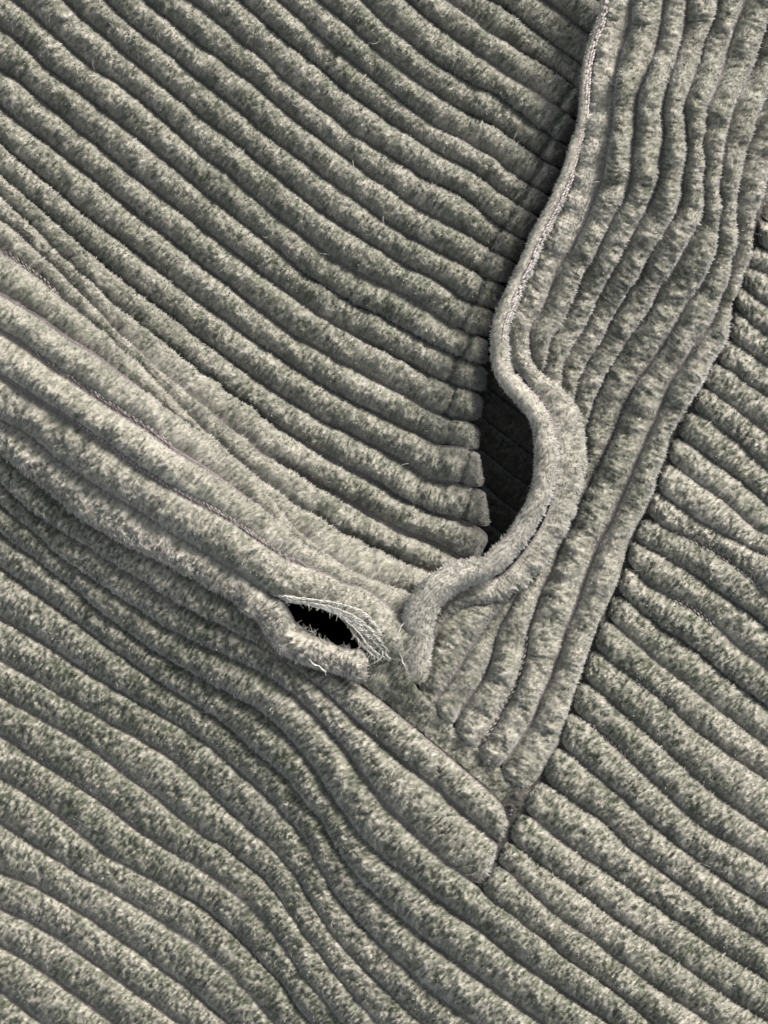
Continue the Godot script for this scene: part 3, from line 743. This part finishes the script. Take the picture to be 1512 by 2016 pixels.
func side_cloth(garment: Node) -> void:   # the cloth to the right, its cords butting against the strip
	var panel := node("side_panel", garment)
	var r := [
		line([1492, 486, 1512, 494]),
		line([1462, 519, 1478, 527, 1512, 540]),
		line([1452, 560, 1472, 570, 1490, 588, 1512, 601]),
		line([1446, 606, 1464, 620, 1484, 644, 1512, 660]),
		line([1432, 662, 1448, 676, 1470, 691, 1492, 707, 1512, 721]),
		line([1408, 711, 1426, 722, 1447, 735, 1469, 754, 1512, 781]),
		line([1382, 757, 1398, 767, 1418, 782, 1451, 807, 1488, 836, 1512, 852]),
		line([1362, 806, 1385, 820, 1411, 839, 1443, 862, 1482, 899, 1512, 926]),
		line([1330, 856, 1352, 870, 1382, 892, 1411, 915, 1448, 940, 1482, 968, 1512, 996]),
		line([1314, 906, 1334, 920, 1358, 939, 1392, 963, 1429, 989, 1464, 1021, 1488, 1043, 1512, 1053]),
		line([1292, 962, 1304, 976, 1337, 999, 1379, 1029, 1406, 1042, 1451, 1066, 1482, 1082, 1512, 1095]),
		line([1272, 1014, 1288, 1023, 1302, 1037, 1337, 1050, 1377, 1069, 1416, 1090, 1451, 1114, 1482, 1140, 1512, 1169]),
		line([1246, 1062, 1262, 1072, 1292, 1087, 1324, 1106, 1358, 1127, 1390, 1148, 1416, 1167, 1451, 1190, 1482, 1211, 1512, 1236]),
		line([1234, 1110, 1252, 1124, 1276, 1151, 1302, 1164, 1337, 1183, 1371, 1200, 1403, 1225, 1429, 1249, 1456, 1274, 1485, 1296, 1512, 1316]),
		line([1214, 1164, 1230, 1177, 1257, 1204, 1292, 1230, 1324, 1251, 1363, 1278, 1398, 1304, 1429, 1333, 1469, 1361, 1512, 1392]),
		line([1194, 1216, 1212, 1230, 1239, 1254, 1271, 1284, 1302, 1311, 1345, 1342, 1377, 1368, 1411, 1395, 1443, 1418, 1482, 1448, 1512, 1471]),
		line([1166, 1272, 1185, 1287, 1207, 1308, 1244, 1333, 1281, 1360, 1313, 1387, 1342, 1413, 1377, 1442, 1416, 1471, 1456, 1499, 1512, 1535]),
		line([1146, 1334, 1164, 1348, 1199, 1378, 1231, 1407, 1271, 1441, 1302, 1469, 1332, 1497, 1371, 1533, 1403, 1561, 1443, 1589, 1482, 1617, 1512, 1636]),
		line([1122, 1394, 1140, 1408, 1173, 1434, 1205, 1463, 1236, 1494, 1284, 1538, 1324, 1576, 1363, 1612, 1403, 1640, 1443, 1663, 1482, 1685, 1512, 1704]),
		line([1098, 1462, 1116, 1478, 1160, 1515, 1200, 1548, 1239, 1582, 1276, 1617, 1310, 1644, 1337, 1666, 1377, 1696, 1416, 1725, 1456, 1752, 1512, 1786]),
		line([1066, 1532, 1080, 1544, 1110, 1566, 1150, 1592, 1191, 1619, 1231, 1661, 1271, 1691, 1310, 1720, 1350, 1749, 1390, 1781, 1429, 1808, 1469, 1833, 1512, 1860]),
		line([1026, 1594, 1050, 1610, 1090, 1643, 1140, 1680, 1186, 1710, 1223, 1738, 1271, 1770, 1310, 1797, 1350, 1825, 1390, 1853, 1429, 1879, 1469, 1902, 1512, 1929]),
		line([1000, 1652, 1030, 1678, 1070, 1708, 1112, 1736, 1152, 1766, 1191, 1795, 1226, 1820, 1271, 1849, 1310, 1876, 1350, 1905, 1390, 1934, 1429, 1961, 1469, 1987, 1510, 2010]),
		line([980, 1698, 1002, 1716, 1025, 1741, 1059, 1770, 1091, 1800, 1112, 1815, 1152, 1841, 1191, 1870, 1231, 1900, 1271, 1929, 1318, 1961, 1363, 1990, 1392, 2009]),
		cut(F["b9"], Vector2(946, 1750), Vector2(1500, 2200))]
	for i in r.size() - 1:
		wale(panel, r[i], r[i + 1], {"head": true, "nap": Vector3(0.1, 0, -0.1), "plump": 0.36, "gap": 0.1, "tufts": 0.8, "pale": 0.14 if i == 9 or i == 10 else 0.0})
	var far: PackedVector3Array = r[0]
	var above := line([1494, 428, 1512, 436])
	var top := line([1506, 372, 1516, 377])
	wale(panel, above, far, {"head": true})
	wale(panel, top, above, {"head": true})
	var pink := Color(0.36, 0.32, 0.31)
	for s in [[11, Vector2(1330, 1046), Vector2(1500, 1160)], [13, Vector2(1330, 1180), Vector2(1400, 1222)], [14, Vector2(1290, 1228), Vector2(1390, 1298)], [16, Vector2(1250, 1338), Vector2(1320, 1392)], [18, Vector2(1150, 1416), Vector2(1240, 1496)]]:
		var c := cut(r[s[0]], s[1], s[2])
		stitches("weave_line", panel, c, 8.5, Vector3(4.6, 2.2, 2.0), -1.0, 4.0, pink)
		stitches("weave_line", panel, c, 8.5, Vector3(4.6, 2.0, 1.8), 4.5, 6.0, pink)

func seam(garment: Node) -> void:   # flat cloth in the seam between strip and side, and in the corner below the fan
	var part := node("seam_join", garment)
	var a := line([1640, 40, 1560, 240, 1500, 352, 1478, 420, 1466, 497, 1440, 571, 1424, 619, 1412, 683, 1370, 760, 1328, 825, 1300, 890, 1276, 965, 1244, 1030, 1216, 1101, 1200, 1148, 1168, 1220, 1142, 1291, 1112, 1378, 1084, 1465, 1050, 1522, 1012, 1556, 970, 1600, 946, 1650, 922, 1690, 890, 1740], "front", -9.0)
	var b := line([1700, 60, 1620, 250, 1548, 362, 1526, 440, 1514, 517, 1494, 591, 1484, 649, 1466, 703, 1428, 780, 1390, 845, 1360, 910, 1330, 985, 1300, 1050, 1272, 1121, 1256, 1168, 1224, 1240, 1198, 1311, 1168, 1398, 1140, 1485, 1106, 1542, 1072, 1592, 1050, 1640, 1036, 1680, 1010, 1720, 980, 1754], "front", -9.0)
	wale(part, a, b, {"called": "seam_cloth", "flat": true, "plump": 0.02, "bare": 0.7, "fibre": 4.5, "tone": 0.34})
	var c := line([700, 1300, 742, 1266, 782, 1244, 796, 1290, 815, 1345, 850, 1386, 900, 1440, 950, 1484, 1000, 1530, 1040, 1560], "front", -12.0)
	var d := line([640, 1320, 690, 1338, 728, 1364, 781, 1406, 850, 1463, 890, 1496, 929, 1530, 960, 1556, 985, 1580, 1010, 1616], "front", -12.0)
	wale(part, c, d, {"called": "corner_cloth", "flat": true, "plump": 0.08, "tufts": 0.4, "fibre": 5.0, "pale": -0.04})
	stitches("seam_thread", part, line([1020, 1556, 1010, 1580, 1004, 1604], "front", 0.0), 7.0, Vector3(5, 3, 3), 0.0, 2.0, Color(0.12, 0.115, 0.125))

func inside(garment: Node) -> void:   # the pocket's inner cloth deep under the edge, and an added dark tray that keeps outside light from leaking in
	var part := node("pocket_lining", garment)
	var last := PackedVector3Array()
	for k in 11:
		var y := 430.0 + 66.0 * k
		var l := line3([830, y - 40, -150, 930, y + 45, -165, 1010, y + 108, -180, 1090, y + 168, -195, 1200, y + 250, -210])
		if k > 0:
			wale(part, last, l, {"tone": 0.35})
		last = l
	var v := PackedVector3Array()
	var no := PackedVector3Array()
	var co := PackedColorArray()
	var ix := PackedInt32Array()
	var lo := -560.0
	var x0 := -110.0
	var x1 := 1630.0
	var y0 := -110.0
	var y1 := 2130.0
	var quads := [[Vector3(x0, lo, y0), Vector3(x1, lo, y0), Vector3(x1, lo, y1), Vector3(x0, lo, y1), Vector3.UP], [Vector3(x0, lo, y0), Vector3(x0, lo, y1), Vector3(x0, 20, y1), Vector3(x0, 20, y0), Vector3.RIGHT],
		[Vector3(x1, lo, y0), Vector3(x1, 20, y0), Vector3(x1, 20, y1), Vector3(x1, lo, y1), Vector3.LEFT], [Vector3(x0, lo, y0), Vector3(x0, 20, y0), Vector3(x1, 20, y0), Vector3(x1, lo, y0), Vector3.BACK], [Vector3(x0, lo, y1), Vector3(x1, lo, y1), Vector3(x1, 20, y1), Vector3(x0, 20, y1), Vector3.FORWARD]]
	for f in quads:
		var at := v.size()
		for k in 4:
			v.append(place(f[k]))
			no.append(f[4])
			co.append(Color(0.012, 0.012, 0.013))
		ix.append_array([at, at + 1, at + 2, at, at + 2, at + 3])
	commit("light_block_tray", garment, v, no, co, ix, yarn)  # unseen tray, added to block light from below and the sides

func hole(garment: Node) -> void:   # bared yarns along the torn hole and loose ends
	var part := node("frayed_hole", garment)
	var grey := Color(0.56, 0.54, 0.495)
	var bases := [
		[540, 1172, 92, 560, 1174, 120, 600, 1179, 126, 640, 1184, 124, 675, 1192, 118, 700, 1199, 112, 722, 1212, 104, 738, 1230, 96, 752, 1250, 88],
		[552, 1178, 90, 577, 1181, 117, 610, 1187, 121, 645, 1194, 118, 680, 1206, 112, 706, 1220, 104, 730, 1240, 94, 750, 1262, 86, 766, 1282, 78],
		[566, 1184, 88, 592, 1187, 111, 625, 1195, 114, 655, 1205, 110, 684, 1220, 102, 708, 1238, 94, 730, 1256, 86, 752, 1276, 78, 768, 1296, 70],
		[558, 1180, 90, 587, 1184, 114, 620, 1190, 118, 650, 1199, 114, 682, 1212, 107, 707, 1228, 99, 727, 1247, 90]]
	bases.append([672, 1214, 100, 694, 1232, 96, 710, 1250, 90, 724, 1270, 82, 744, 1288, 74, 768, 1300, 66])
	bases.append([690, 1238, 88, 702, 1254, 84, 714, 1270, 78, 730, 1286, 72, 750, 1300, 66])
	for b in bases:
		var lines := []
		for k in 3:
			var c := line3(b)
			for i in c.size():
				c[i].y += 12.0
				c[i] += Vector3(sin(i * 0.9 + k * 1.6) * 2.0 + (rng.randf() - 0.5) * 1.6, cos(i * 0.9 + k * 1.6) * 2.0, cos(i * 0.8 + k * 1.6) * 2.0 + (rng.randf() - 0.5) * 1.6)
			lines.append(c)
		strands("rim_yarn", part, lines, 1.1, grey, 0.2)
	var ends := [
		[606, 1296, 96, 616, 1306, 100, 628, 1312, 98, 638, 1320, 92, 642, 1330, 84],
		[744, 1272, 86, 754, 1284, 90, 750, 1296, 88, 738, 1304, 80, 728, 1310, 70],
		[770, 1286, 80, 778, 1262, 92, 786, 1240, 98, 796, 1226, 100],
		[782, 1250, 92, 786, 1276, 90, 792, 1300, 84, 800, 1318, 76]]
	for e in ends:
		var pair := [line3(e)]
		var twin := line3(e)
		for i in twin.size():
			twin[i] += Vector3(sin(i * 1.1) * 1.4, 0.8, cos(i * 1.1) * 1.4)
		pair.append(twin)
		strands("loose_thread", part, pair, 1.0, grey)
	# fine frizz on the yarns
	var frizz := []
	for k in 260:
		var c := line3(bases[k % 6])
		var p := c[rng.randi_range(2, c.size() - 3)] + Vector3(0, 12, 0)
		var d := Vector3(rng.randf() - 0.5, rng.randf() * 0.5, rng.randf() - 0.4).normalized() * (6.0 + 12.0 * rng.randf())
		var e := Vector3(rng.randf() - 0.5, rng.randf() - 0.5, rng.randf() - 0.5) * 8.0
		frizz.append(line3([p.x, p.z, p.y, p.x + d.x * 0.5 + e.x * 0.5, p.z + d.z * 0.5 + e.z * 0.5, p.y + d.y * 0.6, p.x + d.x + e.x, p.z + d.z - e.z, p.y + d.y]))
	var z := strands("yarn_frizz", part, frizz, 0.45, grey)
	z.set_meta("kind", "stuff")
	# short torn ends standing round the rim
	var fringe := []
	for k in 130:
		var t := rng.randf()
		var x := lerpf(556.0, 716.0, t)
		var y := 1206.0 + 88.0 * pow(t, 0.85) + rng.randf() * 22.0
		var h := lift("front", x, y) + 14.0
		var l := 5.0 + rng.randf() * 9.0
		fringe.append(line3([x, y, h, x + (rng.randf() - 0.5) * 8.0, y - l * 0.5, h + 6.0, x + (rng.randf() - 0.5) * 26.0, y - l, h + 4.0 + rng.randf() * 6.0]))
	var f := strands("torn_fringe", part, fringe, 0.5, Color(0.36, 0.35, 0.32))
	f.set_meta("kind", "stuff")

func lint(garment: Node) -> void:   # single fibres that have worked loose and lie on the pile
	var fibres := []
	for k in 70:
		var x := rng.randf() * 1480.0 + 16.0
		var y := rng.randf() * 1980.0 + 16.0
		if (x > 920.0 and x < 1080.0 and y > 700.0 and y < 1110.0) or (x > 540.0 and x < 780.0 and y > 1150.0 and y < 1310.0):
			continue
		var field := "strip" if x > 1150.0 and x < 1440.0 and y < 640.0 else "front"
		var h := lift(field, x, y) + 27.0
		var g := rng.randf() * TAU
		var l := 9.0 + 16.0 * rng.randf()
		var bend := (rng.randf() - 0.5) * 18.0
		fibres.append(line3([x, y, h - 6.0, x + cos(g) * l * 0.5 - sin(g) * bend * 0.5, y + sin(g) * l * 0.5 + cos(g) * bend * 0.5, h + 4.0, x + cos(g) * l, y + sin(g) * l, h]))
	var o := strands("stray_fibre", garment, fibres, 0.42, Color(0.42, 0.40, 0.36))
	o.set_meta("kind", "stuff")
